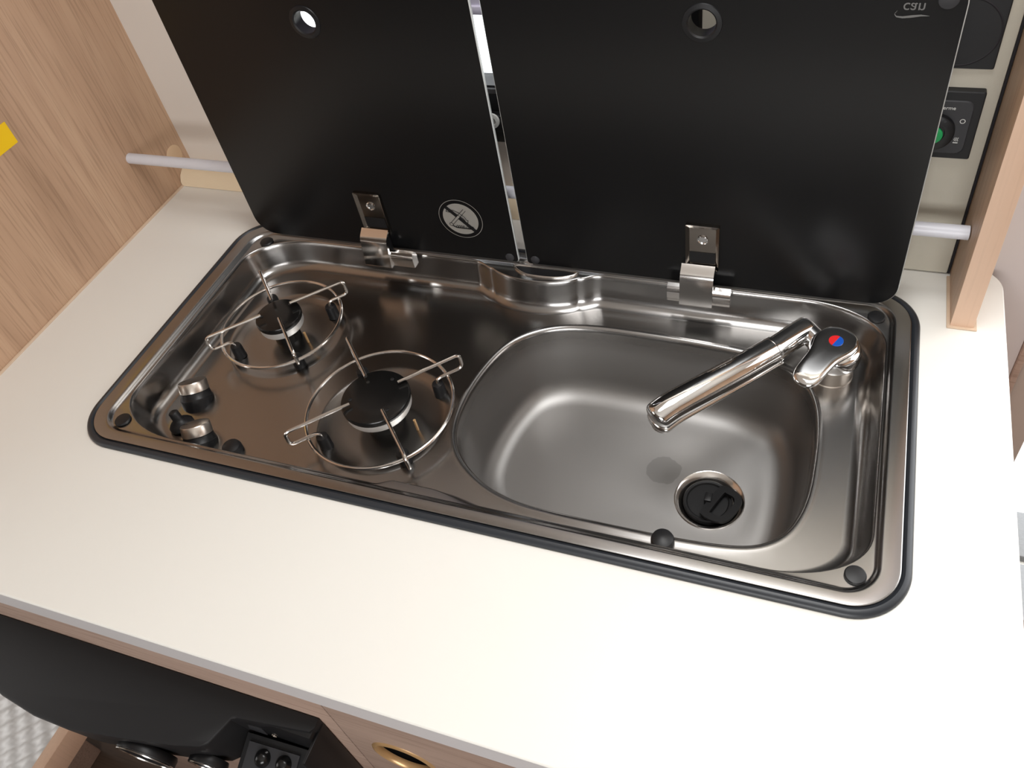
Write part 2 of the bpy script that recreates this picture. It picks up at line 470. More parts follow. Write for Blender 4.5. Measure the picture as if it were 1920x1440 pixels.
# ================================================================== kitchen block
CX0, CX1, CY0, CY1 = -0.636, 0.546, -0.392, 0.268
def counter_outline(d=0.0):
    x0, x1, y0 = CX0, CX1 - d, CY0 + d
    pts = [Vector((x0, y0))]
    r = 0.022
    pts += [Vector((x1 - r + r * cos(a), y0 + r + r * sin(a))) for a in [radians(-90 + 9 * k) for k in range(11)]]
    r = 0.034
    pts += [Vector((x1 - r + r * cos(a), 0.268 - r + r * sin(a))) for a in [radians(9 * k) for k in range(11)]]
    pts += [Vector((0.12, 0.268)), Vector((0.12, 0.3095)), Vector((x0, 0.3095))]
    return pts
CUT = rrect(0, 0, 0.440, 0.1885, 0.04, nc=10, nx=4, ny=4)
ct = empty('worktop', (0, 0, -0.032)); tag(ct, 'cream laminate worktop around the steel hob and sink', 'worktop')
g = G()
v, f = fill_holes(counter_outline(0.0015), [CUT])
g.add([(p.x, p.y, 0) for p in v], f)
g.loft([[Vector((p.x, p.y, 0)) for p in counter_outline(0.0015)], [Vector((p.x, p.y, -0.0008)) for p in counter_outline(0.0004)], [Vector((p.x, p.y, -0.0018)) for p in counter_outline()]])
g.loft([[Vector((p.x, p.y, 0)) for p in CUT], [Vector((p.x, p.y, -0.032)) for p in CUT]])
v, f = fill_holes(counter_outline(), [CUT])
g.add([(p.x, p.y, -0.032) for p in v], [q[::-1] for q in f])
g.build('top_panel', 'counter', ct, angle=50, recalc=False)
g = G(); co = counter_outline()
g.loft([[Vector((p.x, p.y, -0.0018)) for p in co], [Vector((p.x, p.y, -0.032)) for p in co]], close=True)
g.build('edge_band', 'edge_band', ct, recalc=False)

# silicone bead where the worktop meets the partition and wall; cream upstand in the back left corner
g = G(); g.tube([(-0.635, -0.37, 0.0005), (-0.635, 0.0, 0.0005), (-0.635, 0.270, 0.0005)], 0.0024, 8); g.build('sealant_bead', 'silicone', ct)
g = G()
prof = [(0.2700, 0.0005), (0.2710, 0.008), (0.2760, 0.0165), (0.2840, 0.0222), (0.2940, 0.0245), (0.3105, 0.0250), (0.3105, 0.0005)]
g.loft([[Vector((x, y, z)) for y, z in prof] for x in (-0.6355, -0.5, -0.3, 0.0, 0.118)], True, True)
tag(g.build('upstand_strip', 'cream'), 'cream upstand strip along the back of the worktop', 'strip')

# cabinet fronts under the worktop
cab = empty('kitchen_cabinet', (0, -0.37, FL)); tag(cab, 'light oak kitchen cabinet under the worktop', 'cabinet')
g = G(); g.box(-0.630, -0.0285, -0.3905, -0.3725, FL, -0.0325, 0.0008); g.build('front_panel', 'wood_front', cab)
g = G(); g.box(-0.0284, -0.0247, -0.3898, -0.3740, FL, -0.0325); g.build('gap_shade_strip', 'seam', cab)  # dark strip added to paint the shade in the gap beside the drawer
g = G(); g.box(0.512, 0.530, -0.3725, 0.255, FL, -0.0325, 0.0008); g.build('side_panel', 'wood_front', cab)
hc = (0.034, -0.128)
g = G(); plate(g, [Vector(p) for p in ((-0.0246, -0.24), (0.530, -0.24), (0.530, -0.0335), (-0.0246, -0.0335))], [circle(hc[0], hc[1], 0.031, 48)], lambda u, v, w: Vector((u, w, v)), -0.3915, -0.3735)
dr = g.build('drawer_front', 'wood_front', cab)
def ring_loop(r, y): return [Vector((hc[0] + r * cos(2 * pi * k / 48), y - 0.0055, hc[1] + r * sin(2 * pi * k / 48))) for k in range(48)]
g = G(); g.loft([ring_loop(0.0345, -0.386), ring_loop(0.0330, -0.3875), ring_loop(0.0310, -0.3880), ring_loop(0.0290, -0.3865), ring_loop(0.0280, -0.384), ring_loop(0.0280, -0.381)])
g.build('finger_hole_ring', 'brass', dr)
g = G(); g.loft([ring_loop(0.0285, -0.3815), ring_loop(0.0305, -0.366), ring_loop(0.0305, -0.342)]); g.build('finger_hole_shaded_wall', 'plastic_dk', dr)  # shade inside the hole put into a dark wall colour
g = G(); g.lathe([(0.034, 0), (0.034, 0.004)], (hc[0], -0.345, hc[1]), (0, 1, 0), 32); g.build('finger_hole_shaded_back', 'plastic_dk', dr)  # dark disc paints the shade deep in the hole
g = G(); g.box(-0.0246, 0.530, -0.3915, -0.3735, FL + 0.08, -0.2435, 0.0008); g.build('lower_door', 'wood_front', cab)

# ================================================================== hob and sink unit
D = -0.040
hob = empty('hob_sink_unit', (0, 0, 0)); tag(hob, 'stainless steel built-in unit with two gas burners and a sink bowl', 'hob sink')

def smooth(t): t = max(0, min(1, t)); return t * t * (3 - 2 * t)
def bump_back(x):
    u = x / 0.065
    if abs(u) < 0.90: return (1 - u * u) ** 0.55
    return 0.401 * smooth((1.40 - abs(u)) / 0.50) ** 1.5
def bump_front(x):
    return min(smooth((x + 0.065) / 0.02), smooth((0.055 - x) / 0.06))
def pan_loop(hx, hy, rx, ry, z, b=0.0, bf=0.0):
    out = []
    for p in rrect(0, 0, hx, hy, rx, ry, nc=16, nx=260, ny=30):
        y = p.y
        if y > 0.10: y -= b * bump_back(p.x)
        if y < -0.10: y += bf * bump_front(p.x)
        out.append(Vector((p.x, y, z)))
    return out
B_, F_ = 0.025, 0.008
g = G()
loops = [
    pan_loop(0.4485, 0.197, 0.044, None, 0.0032),
    pan_loop(0.450, 0.1985, 0.0454, None, 0.0042),
    pan_loop(0.450, 0.1985, 0.0454, None, 0.0054),
    pan_loop(0.4488, 0.1973, 0.0443, None, 0.0060),
    pan_loop(0.4350, 0.1880, 0.0345, None, 0.0060),
    pan_loop(0.4325, 0.1855, 0.0325, None, 0.0052),
    pan_loop(0.4305, 0.1835, 0.0305, None, 0.0030),
    pan_loop(0.4290, 0.1818, 0.0290, None, 0.0015),
    pan_loop(0.4275, 0.1800, 0.0275, None, 0.0010),
    pan_loop(0.4268, 0.1793, 0.094, 0.058, 0.0010, B_, F_),
    pan_loop(0.4255, 0.1780, 0.093, 0.057, 0.0002, B_, F_),
    pan_loop(0.4243, 0.1768, 0.092, 0.056, -0.0020, B_, F_),
    pan_loop(0.4230, 0.1757, 0.091, 0.056, -0.0060, B_, F_),
    pan_loop(0.4180, 0.1715, 0.088, 0.054, -0.0280, B_, F_),
    pan_loop(0.4160, 0.1698, 0.086, 0.053, -0.0325, B_, F_),
    pan_loop(0.4130, 0.1670, 0.084, 0.051, -0.0362, B_, F_),
    pan_loop(0.4090, 0.1632, 0.081, 0.049, -0.0388, B_, F_),
    pan_loop(0.4040, 0.1585, 0.078, 0.047, D, B_ * 0.95, F_),
    pan_loop(0.4020, 0.1565, 0.077, 0.046, D, B_ * 0.95, F_),
]
g.loft(loops)
# ----- bowl
raw = [(-0.027, -0.069), (-0.033, -0.034), (-0.031, 0.009), (-0.02, 0.056), (0.0, 0.091), (0.039, 0.116), (0.086, 0.125), (0.147, 0.126), (0.233, 0.1235), (0.291, 0.117), (0.337, 0.099), (0.360, 0.067), (0.3685, 0.026), (0.370, -0.017), (0.368, -0.065), (0.358, -0.102), (0.343, -0.123), (0.317, -0.137), (0.265, -0.1435), (0.184, -0.145), (0.097, -0.144), (0.051, -0.136), (0.017, -0.12), (-0.010, -0.098)]
BN = 168
bowl = resample(catmull([(x, y, 0) for x, y in raw], True, 8), BN)
for _ in range(4):
    bowl = [(bowl[i - 1] + bowl[i] * 2 + bowl[(i + 1) % BN]) / 4 for i in range(BN)]
nrm = []
for i in range(BN):
    t = (bowl[(i + 2) % BN] - bowl[i - 2]).normalized(); nrm.append(Vector((t.y, -t.x, 0)))   # points run clockwise
cen = sum(bowl, Vector()) / BN
if sum((bowl[i] - cen).dot(nrm[i]) for i in range(BN)) < 0: nrm = [-q for q in nrm]
def bowl_loop(d, z): return [Vector((bowl[i].x - nrm[i].x * d, bowl[i].y - nrm[i].y * d, z)) for i in range(BN)]
drc = Vector((0.2612, -0.0225, 0)); dr_r = 0.0400
ZB = -0.149
bl = [bowl_loop(-0.0085, D), bowl_loop(-0.0045, D + 0.0006), bowl_loop(-0.0015, D + 0.0006), bowl_loop(0.0010, D - 0.0004), bowl_loop(0.0028, D - 0.0030), bowl_loop(0.0040, D - 0.0070),
      bowl_loop(0.0075, D - 0.03), bowl_loop(0.0110, D - 0.060), bowl_loop(0.0140, D - 0.078)]
for a in (15, 30, 45, 60, 75, 90):
    bl.append(bowl_loop(0.0140 + 0.030 * (1 - cos(radians(a))) , D - 0.078 - 0.0285 * sin(radians(a))))
last = bl[-1]
zl = last[0].z
for t in (0.15, 0.35, 0.6, 0.82, 1.0):
    lp = []
    for q in last:
        dv = (q - drc); dv.z = 0
        e = drc + dv.normalized() * dr_r
        p = q.lerp(Vector((e.x, e.y, 0)), t); p.z = zl + (ZB - zl) * smooth(t)
        lp.append(p)
    bl.append(lp)
g.loft(bl)
# ----- burner dishes pressed into the tray
SB = (-0.3150, 0.0355); BB = (-0.1180, -0.0680)
dishes = []
for (cx, cy), R in ((SB, 0.077), (BB, 0.079)):
    lp = []
    for r, z in ((R + 0.004, D), (R, D - 0.0003), (R - 0.006, D - 0.0022), (R - 0.014, D - 0.0040), (R - 0.030, D - 0.0046), (0.030, D - 0.0046), (0.004, D - 0.0046)):
        lp.append([Vector((p.x, p.y, z)) for p in circle(cx, cy, r, 64)])
    g.loft(lp); g.add(lp[-1], [tuple(range(64))])
    dishes.append([p.to_2d() for p in lp[0]])
v, f = fill_holes([p.to_2d() for p in loops[-1]], [[p.to_2d() for p in bl[0]]] + dishes)
g.add([(p.x, p.y, D) for p in v], f)
tray = g.build('steel_tray', 'steel', hob, angle=60, wn=True)
uvl = tray.data.uv_layers.new(name='brush')
for lp_ in tray.data.loops:
    c_ = tray.data.vertices[lp_.vertex_index].co
    uvl.data[lp_.index].uv = (c_.y * 3 + c_.z * 0.9, c_.x * 3 + c_.z * 0.05)

# gasket
def gl(d, z): return pan_loop(0.450 + d, 0.1985 + d, 0.0454 + d, None, z)
g = G(); g.loft([gl(-0.006, 0.0002), gl(-0.006, 0.0030), gl(0.0005, 0.0034), gl(0.0012, 0.0046), gl(0.0035, 0.0060), gl(0.0062, 0.0058), gl(0.0086, 0.0040), gl(0.0096, 0.0016), gl(0.0094, 0.0002)])
g.build('gasket', 'gasket', hob)

# screw caps on the corner ledges, rubber stops on the tray front
for x, y in ((-0.4085, 0.1635), (0.4135, 0.1625), (-0.4085, -0.1685), (0.4130, -0.1665)):
    g = G(); g.lathe([(0.0094, 0.0006), (0.0096, 0.0020), (0.0085, 0.0032), (0.005, 0.0038), (0, 0.004)], (x, y, 0.0008), n=28)
    g.build('screw_cap', 'rubber', hob)
for x, y in ((-0.279, -0.1535), (0.2365, -0.1520)):
    g = G(); g.lathe([(0.0118, 0.0), (0.0118, 0.006), (0.0105, 0.0095), (0.006, 0.0115), (0, 0.012)], (x, y, D), n=28)
    g.build('rubber_stop', 'rubber', hob)
# overflow slot on the bulge at the back
sl = [(-0.031, 0.1765), (-0.024, 0.1685), (-0.010, 0.1620), (0.010, 0.1605), (0.032, 0.1625), (0.050, 0.1690), (0.056, 0.1760)]
arc = catmull([(x, y, 0.0022) for x, y in sl], False, 6)
g = G(); g.tube(arc + [Vector((0.054, 0.1772, 0.0022)), Vector((0.01, 0.1775, 0.0022)), Vector((-0.03, 0.1772, 0.0022))], 0.0016, 8, closed=True)
g.build('overflow_rim', 'wire', hob)
g = G(); poly = [Vector((p.x, p.y, 0.0016)) for p in arc]
g.add(poly, [tuple(range(len(poly)))]); g.build('overflow_slot', 'plastic_dk', hob)

# drain ring with cone
g = G(); g.lathe([(0.0410, 0.0002), (0.0400, 0.0016), (0.0375, 0.0006), (0.0305, -0.0085), (0.0290, -0.0110), (0.0, -0.0112)], (drc.x, drc.y, ZB), n=56, cap0=False)
g.build('drain_ring', 'wire', hob, angle=50)

def burner(c, R, zt):
    zb = D - 0.0046; h = zt - zb
    b = G(); b.lathe([(R * 0.60, h - 0.0205), (R * 0.955, h - 0.0195), (R * 0.975, h - 0.0180), (R * 0.975, h - 0.0088), (R * 0.85, h - 0.0080)], (c[0], c[1], zb), n=48)
    bo = b.build('burner_ring', 'alu', hob, angle=40)
    k = G(); k.lathe([(R * 0.58, 0), (R * 0.55, h - 0.0185), (R * 0.45, h - 0.018)], (c[0], c[1], zb), n=40); k.build('burner_base_shaded', 'enamel', bo)  # stem coloured black to paint the shadow under the ring
    k = G(); k.lathe([(R * 0.86, -0.0090), (R * 1.00, -0.0088), (R * 1.015, -0.0075), (R * 1.015, -0.0035), (R * 0.985, -0.0016), (R * 0.90, -0.0006), (R * 0.5, 0.0), (0, 0.0002)], (c[0], c[1], zt), n=56)
    k.build('burner_cap', 'enamel', bo, angle=40)
    for a in (70, 205, 325):
        s = G(); s.lathe([(0.0022, 0), (0.0024, 0.0006), (0.0012, 0.0010)], (c[0] + R * 0.72 * cos(radians(a)), c[1] + R * 0.72 * sin(radians(a)), zt - 0.0004), n=12)
        s.build('cap_rivet', 'plastic', bo)
    s = G(); s.tube([(c[0] + R * 1.12, c[1] - 0.004, zb), (c[0] + R * 1.12, c[1] - 0.004, zb + 0.018)], 0.0017, 8); s.build('thermocouple', 'brass', bo)
burner(SB, 0.0300, -0.002)
burner(BB, 0.0405, 0.002)

def pan_support(c, R, r_in, r_out, zt, label):
    zl_ = -0.0185
    root = empty('pan_support', (c[0], c[1], D)); tag(root, label, 'pan support', 'wire pan supports on the hob')
    q = G(); q.tube([(c[0] + R * cos(2 * pi * k / 72), c[1] + R * sin(2 * pi * k / 72), zl_) for k in range(72)], 0.0022, 10, closed=True)
    q.build('ring', 'wire', root)
    for a in (45, 135, 225, 315):
        d = Vector((cos(radians(a)), sin(radians(a)), 0)); o = Vector((c[0], c[1], 0))
        def pt(r, z): return o + d * r + Vector((0, 0, z))
        path = [pt(r_in, zt), pt((r_in + r_out) / 2, zt), pt(r_out - 0.006, zt)]
        for k in range(1, 6): path.append(pt(r_out - 0.006 + 0.006 * sin(radians(18 * k)), zt - 0.006 + 0.006 * cos(radians(18 * k))))
        path.append(pt(r_out, (zt + zl_) / 2))
        zz = zl_ + 0.003
        for k in range(0, 6): path.append(pt(r_out - 0.006 + 0.006 * cos(radians(18 * k)), zz + 0.006 - 0.006 * sin(radians(18 * k))))
        path += [pt(R + 0.004, zz), pt(R - 0.008, zz), pt(R - 0.013, zz - 0.002), pt(R - 0.0145, zz - 0.008)]
        q = G(); q.tube(path, 0.0021, 10); q.build('arm', 'wire', root)
        q = G(); q.lathe([(0.0082, 0), (0.0078, 0.003), (0.0074, 0.0175), (0.0066, 0.0195), (0.0030, 0.0200)], tuple(pt(R - 0.0145, D - 0.003)), n=20)
        q.build('foot', 'rubber', root)
pan_support(SB, 0.0805, 0.020, 0.094, 0.0065, 'small wire pan support on the back burner near the oak partition')
pan_support(BB, 0.0880, 0.030, 0.1085, 0.0065, 'larger wire pan support on the front burner beside the sink bowl')

# control knobs
def knob(x, y, ax):
    r = G(); r.lathe([(0.0190, -0.012), (0.0200, 0), (0.0200, 0.004), (0.0190, 0.0050), (0.0175, 0.0120), (0.0165, 0.0125)], (x, y, D), ax, 40)
    ko = r.build('knob', 'plastic_dk', hob, angle=40)
    a = Vector(ax).normalized()
    r = G(); r.lathe([(0.0172, 0.0125), (0.0180, 0.0130), (0.0176, 0.0245), (0.0168, 0.0258), (0.010, 0.0264), (0.0, 0.0266)], (x, y, D), ax, 44)
    r.build('knob_cap', 'satin', ko, angle=40)
    u = Vector((-0.85, -0.3, 0)); u = (u - a * u.dot(a)).normalized(); w = a.cross(u)
    t = Vector((x, y, D)) + a * 0.0263 + u * 0.0125
    r = G(); r.add([t + u * sx * 0.004 + w * sy * 0.0007 + a * 0.0002 for sx, sy in ((-1, -1), (1, -1), (1, 1), (-1, 1))], [(0, 1, 2, 3)])
    r.build('pointer_mark', 'plastic_dk', ko)
knob(-0.3730, -0.0940, (-0.23, 0.46, 0.86))
knob(-0.3270, -0.1535, (-0.23, 0.46, 0.86))
g = G(); g.lathe([(0.0150, 0), (0.0150, 0.004), (0.0120, 0.0075), (0.0075, 0.0095), (0.0062, 0.0130), (0.0058, 0.0225), (0.0040, 0.0240), (0, 0.0243)], (-0.3670, -0.1350, D), (-0.20, 0.10, 0.97), 24)
g.build('ignition_button', 'rubber', hob, angle=50)

# ================================================================== sink plug
pl = empty('sink_plug', (drc.x, drc.y, ZB)); tag(pl, 'black rubber sink plug with a folded pull ring in the drain', 'plug')
pc = (drc.x - 0.0015, drc.y - 0.001, ZB - 0.0090)
g = G(); g.lathe([(0.0280, 0), (0.0288, 0.003), (0.0288, 0.0072), (0.0275, 0.0086), (0.0250, 0.0082), (0.0235, 0.0064), (0.0, 0.0062)], pc, n=48)
g.build('disc', 'rubber', pl)
ua = Vector((0.82, -0.35, 0.10)).normalized(); va = Vector((0.40, 0.91, 0.02)).normalized(); na = ua.cross(va).normalized()
ho = Vector((pc[0] + 0.0030, pc[1] - 0.0005, ZB + 0.0020))
out = [(0.000, -0.018), (0.000, 0.018), (0.0050, 0.0240), (0.0180, 0.0245), (0.0300, 0.0195), (0.0345, 0.0100), (0.0345, -0.0100), (0.0300, -0.0195), (0.0180, -0.0245), (0.0050, -0.0240)]
inn = [(0.0095, -0.0140), (0.0095, 0.0140), (0.0120, 0.0160), (0.0220, 0.0155), (0.0262, 0.0100), (0.0270, 0.0), (0.0262, -0.0100), (0.0220, -0.0155), (0.0120, -0.0160)]
def hp(u, v, w): return ho + ua * u + va * v + na * w
O2 = resample(catmull([(a, b, 0) for a, b in out], True, 5), 60); I2 = resample(catmull([(a, b, 0) for a, b in inn], True, 5), 60)
g = G(); plate(g, [p.to_2d() for p in O2], [[p.to_2d() for p in I2]], hp, 0.0, 0.0036)
g.build('pull_ring', 'rubber', pl)
g = G(); g.box(pc[0] - 0.0035, pc[0] + 0.0045, pc[1] - 0.006, pc[1] + 0.006, ZB - 0.001, ZB + 0.0085, 0.001)
g.build('lug', 'rubber', pl)

# ================================================================== tap
TX, TY = 0.3735, 0.1062
tap = empty('tap', (TX, TY, D)); tag(tap, 'chrome single-lever mixer tap with its spout swung over the sink', 'tap')
g = G(); g.lathe([(0.0245, 0), (0.0245, 0.0015), (0.0235, 0.0025), (0.0235, 0.0240), (0.0225, 0.0250)], (TX, TY, D), n=56); g.build('base', 'satin', tap)
g = G(); g.lathe([(0.0235, 0.0245), (0.0275, 0.0260), (0.0285, 0.0285), (0.0285, 0.0400), (0.0270, 0.0440), (0.0235, 0.0470), (0.0, 0.0480)], (TX, TY, D), n=56); g.build('body', 'chrome', tap, angle=60)
# lever
hd = Vector((-0.030, -0.0600, 0)); hl = hd.length; hd.normalize(); hs = Vector((-hd.y, hd.x, 0))
half = [(-0.0245, 0.0), (-0.0225, 0.0100), (-0.0160, 0.0185), (-0.0060, 0.0225), (0.0050, 0.0225), (0.0150, 0.0195), (0.0260, 0.0165), (0.0400, 0.0155), (0.0540, 0.0150), (0.0620, 0.0130), (0.0670, 0.0080), (0.0685, 0.0)]
ol = half + [(u, -v) for u, v in half[-2:0:-1]]
ol = resample(catmull([(u, v, 0) for u, v in ol], True, 6), 80)
def lz(u): return 0.0120 - 0.0000 * u - 2.2 * max(0, u - 0.012) ** 2
def lev(s, dz):
    r = []
    for p in ol:
        u = 0.018 + (p.x - 0.018) * s; v_ = p.y * s
        r.append(Vector((TX, TY, 0)) + hd * u + hs * v_ + Vector((0, 0, lz(u) + dz)))
    return r
g = G(); g.loft([lev(0.90, -0.0075), lev(0.98, -0.0060), lev(1.0, -0.0040), lev(1.0, -0.0022), lev(0.965, -0.0004), lev(0.88, 0.0004), lev(0.6, 0.0008), lev(0.25, 0.0010), lev(0.02, 0.0010)], True, True)
le = g.build('lever', 'chrome', tap, angle=60)
def half_disc(a0, mat, nm):
    q = G(); c = Vector((TX, TY, 0)) + hd * 0.000; pts = [c + (hd * cos(a0 + pi * k / 16) + hs * sin(a0 + pi * k / 16)) * 0.0077 + Vector((0, 0, lz(0) + 0.0016)) for k in range(17)]
    low = [p - Vector((0, 0, 0.0012)) for p in pts]
    q.loft([low, pts], True, True); q.build(nm, mat, le)
half_disc(pi, 'red', 'red_dot'); half_disc(0, 'blue', 'blue_dot')
# spout
EL = Vector((0.3395, 0.1385, -0.0085))
stub = [Vector((TX - 0.008, TY + 0.008, -0.0120)), Vector((0.3560, 0.1235, -0.0110)), Vector((0.3440, 0.1350, -0.0095)), EL]
arm = [EL, Vector((0.3310, 0.1290, -0.0080)), Vector((0.3130, 0.1040, -0.0070))]
g = G(); g.tube(catmull(stub, False, 5), 0.0128, 20); g.build('spout_stub', 'chrome', tap)
g = G(); p_ = catmull([EL + Vector((0.003, 0.004, 0)), EL + Vector((-0.008, -0.0105, 0.001)), Vector((0.3080, 0.0960, -0.0065))], False, 6)
g.tube(p_, [0.0105] + [0.0146] * (len(p_) - 1), 24); g.build('spout_elbow', 'chrome', tap, angle=60)
ap = catmull([(0.3100, 0.0990, -0.0065), (0.2800, 0.0635, -0.0050), (0.2450, 0.0265, -0.0065), (0.2180, 0.0010, -0.0105), (0.2050, -0.0125, -0.0145), (0.1975, -0.0215, -0.0185)], False, 8)
m_ = len(ap)
rad = []
for i in range(m_):
    t = i / (m_ - 1)
    r = 0.0158 + 0.0016 * smooth(t * 1.3)
    if t > 0.84: r *= math.sqrt(max(0.02, 1 - ((t - 0.84) / 0.162) ** 2))
    rad.append(r)
g = G(); g.tube(ap, rad, 28); sp = g.build('spout', 'chrome', tap, angle=60)
g = G(); g.lathe([(0.0110, 0), (0.0125, 0.002), (0.0125, 0.012), (0.010, 0.013)], (0.2060, -0.0110, -0.0375), (0.05, 0.1, 1), 28); g.build('aerator', 'hinge', sp)
g = G(); g.tube([p + Vector((0, 0, -0.0095)) for p in ap], [r * 1.03 for r in rad], 24, squash=[0.35] * m_); g.build('spout_underside', 'hinge', sp, angle=60)
g = G(); q0 = Vector((0.3075, 0.0955, -0.0064)); dd = Vector((-0.026, -0.036, 0.0015)).normalized()
g.lathe([(0.0150, -0.0012), (0.0163, -0.0006), (0.0163, 0.0006), (0.0150, 0.0012)], q0, dd, 28); g.build('spout_collar', 'hinge', tap)

# ================================================================== glass lids
LY = 0.1760; LT = 0.0045; LZ0, LZ1 = 0.0085, 0.386
def lid(x0, x1, hole, label, hx0, hx1, both):
    root = empty('glass_lid', ((x0 + x1) / 2, LY, LZ0)); tag(root, label, 'lid', 'open glass lids of the hob unit')
    cx, cz, hw, hh = (x0 + x1) / 2, (LZ0 + LZ1) / 2, (x1 - x0) / 2, (LZ1 - LZ0) / 2
    rl, rs = 0.028, 0.005
    # outer corners round, corners at the gap nearly square
    left_round = x0 < -0.1
    def outline(d=0.0):
        pts = []
        for (sx, sz, a0) in ((1, 1, 0), (-1, 1, 90), (-1, -1, 180), (1, -1, 270)):
            r = rl if ((sx < 0) == left_round) else rs
            r = max(r - d, 0.001)
            for k in range(9):
                a = radians(a0 + 90 * k / 8)
                pts.append(Vector((cx + sx * (hw - d - r) + r * cos(a), cz + sz * (hh - d - r) + r * sin(a))))
        return pts
    hl_ = circle(hole[0], hole[1], 0.0160, 40)
    def f3(u, v_, w): return Vector((u, w, v_))
    q = G(); v_, f_ = fill_holes(outline(0.001), [hl_])
    q.add([f3(p.x, p.y, LY) for p in v_], f_)
    q.add([f3(p.x, p.y, LY + LT) for p in v_], [t[::-1] for t in f_])
    q.loft([[f3(p.x, p.y, LY) for p in hl_], [f3(p.x, p.y, LY + LT) for p in hl_]])
    q.build('glass_panel', 'glass_black', root, angle=30)
    q = G(); q.loft([[f3(p.x, p.y, LY) for p in outline(0.001)], [f3(p.x, p.y, LY + 0.001) for p in outline()], [f3(p.x, p.y, LY + LT - 0.001) for p in outline()], [f3(p.x, p.y, LY + LT) for p in outline(0.001)]])
    q.build('ground_edge', 'glass_edge', root)
    # rubber grommet round the finger hole
    def hl2(r, y): return [f3(hole[0] + r * cos(2 * pi * k / 40), hole[1] + r * sin(2 * pi * k / 40), y) for k in range(40)]
    q = G(); q.loft([hl2(0.0130, LY + LT + 0.010), hl2(0.0130, LY - 0.0005), hl2(0.0145, LY - 0.0018), hl2(0.0185, LY - 0.0012), hl2(0.0190, LY), hl2(0.0158, LY + 0.0004), hl2(0.0158, LY + LT + 0.010), hl2(0.0130, LY + LT + 0.010)])
    q.build('grommet', 'plastic_dk', root)
    # hinge: framed bracket screwed to the glass, clip and pins on the steel
    bx0, bx1 = hx0 + 0.0045, hx1 + 0.0035
    q = G()
    fr = rrect((bx0 + bx1) / 2, 0.0685, (bx1 - bx0) / 2, 0.0325, 0.0015, nc=3, nx=1, ny=1)
    ins = rrect((bx0 + bx1) / 2, 0.0670, (bx1 - bx0) / 2 - 0.0042, 0.0280, 0.0010, nc=3, nx=1, ny=1)
    q.loft([[f3(p.x, p.y, LY) for p in fr], [f3(p.x, p.y, LY - 0.0050) for p in fr], [f3(p.x, p.y, LY - 0.0018) for p in ins]], False, True)
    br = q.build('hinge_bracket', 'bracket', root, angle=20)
    q = G(); q.lathe([(0.0062, -0.001), (0.0062, 0.0012), (0.0050, 0.0016), (0.0046, 0.0004), (0, 0.0004)], ((bx0 + bx1) / 2, LY - 0.0018, 0.0790), (0, -1, 0), 24); q.build('screw', 'chrome', br)
    q = G(); q.box(bx0 + 0.0045, bx1 - 0.0045, LY - 0.0026, LY - 0.0006, 0.0440, 0.0600); q.build('bracket_slot', 'plastic_dk', br)
    prof = [(0.1690, -0.0090), (0.1545, -0.0095), (0.1532, -0.0075), (0.1588, 0.0290), (0.1602, 0.0330), (0.1635, 0.0365), (0.1715, 0.0425), (0.1725, 0.0405), (0.1650, 0.0340), (0.1628, 0.0290), (0.1572, -0.0055), (0.1690, -0.0055)]
    q = G(); q.loft([[Vector((x, y, z)) for y, z in prof] for x in (hx0, hx1)], True, True)
    ck = q.build('hinge_clip', 'hinge', root, angle=25)
    px0 = hx0 - 0.0155 if both else hx0 + 0.012
    px1 = hx1 + 0.0205 if both else hx1 + 0.0340
    pp = [(0.1575, -0.0070), (0.1690, -0.0070), (0.1700, 0.006), (0.1685, 0.0120), (0.1645, 0.0160), (0.1600, 0.0145), (0.1575, 0.0105), (0.1568, 0.004)]
    for a, b in ((px0, hx0 + 0.0005), (hx1 - 0.0005, px1)) if both else ((hx1 - 0.0005, px1),):
        q = G(); q.loft([[Vector((x, y, z)) for y, z in pp] for x in (a, b)], True, True)
        q.build('hinge_pin', 'hinge', root, angle=30)
    q = G(); q.box(hx0 + 0.003, hx1 - 0.003, 0.1660, 0.1765, -0.004, 0.0335, 0.001); q.build('hinge_core', 'plastic_dk', root)
    return root
ll = lid(-0.4235, -0.0225, (-0.2245, 0.3285), 'black glass lid standing open behind the gas burners, with a round warning sticker', -0.2435, -0.2035, False)
lr = lid(-0.0115, 0.4310, (0.2105, 0.3370), 'wider black glass lid standing open behind the sink', 0.1905, 0.2300, True)
# small clear bumper pads
def pad(x, z, root, r=0.006):
    q = G(); q.lathe([(r, 0), (r * 0.95, 0.0012), (r * 0.6, 0.0020), (0, 0.0022)], (x, LY, z), (0, -1, 0), 24); q.build('bumper_pad', 'grey_plastic', root)
pad(-0.0345, 0.0160, ll); pad(0.0005, 0.0165, lr); pad(0.4150, 0.3620, lr, 0.0085); pad(-0.408, 0.3620, ll, 0.0085)
# ---- warning pictogram: do not close the lid over a flame
pc_ = Vector((-0.0925, LY, 0.0715)); R_ = 0.0300
def pg(u, v_, w=0.0004): return Vector((pc_.x + u, LY - w, pc_.z + v_))
def disc(q, cx, cz, r, w, n=48): q.add([pg(cx + r * cos(2 * pi * k / n), cz + r * sin(2 * pi * k / n), w) for k in range(n)], [tuple(range(n))[::-1]])
def band(q, r0, r1, w, n=64):
    q.loft([[pg(r0 * cos(2 * pi * k / n), r0 * sin(2 * pi * k / n), w) for k in range(n)], [pg(r1 * cos(2 * pi * k / n), r1 * sin(2 * pi * k / n), w) for k in range(n)]])
def seg(q, a, b, w_, w):
    a = Vector(a); b = Vector(b); d = (b - a).normalized(); n = Vector((-d.y, d.x)) * w_
    q.add([pg(*(a + n), w), pg(*(b + n), w), pg(*(b - n), w), pg(*(a - n), w)], [(0, 1, 2, 3)])
q = G(); band(q, 0.0293, 0.0300, 0.0004); disc(q, 0, 0, 0.0243, 0.0004)
st = q.build('warning_sticker', 'silver_print', ll, recalc=False, smooth=False)
q = G()
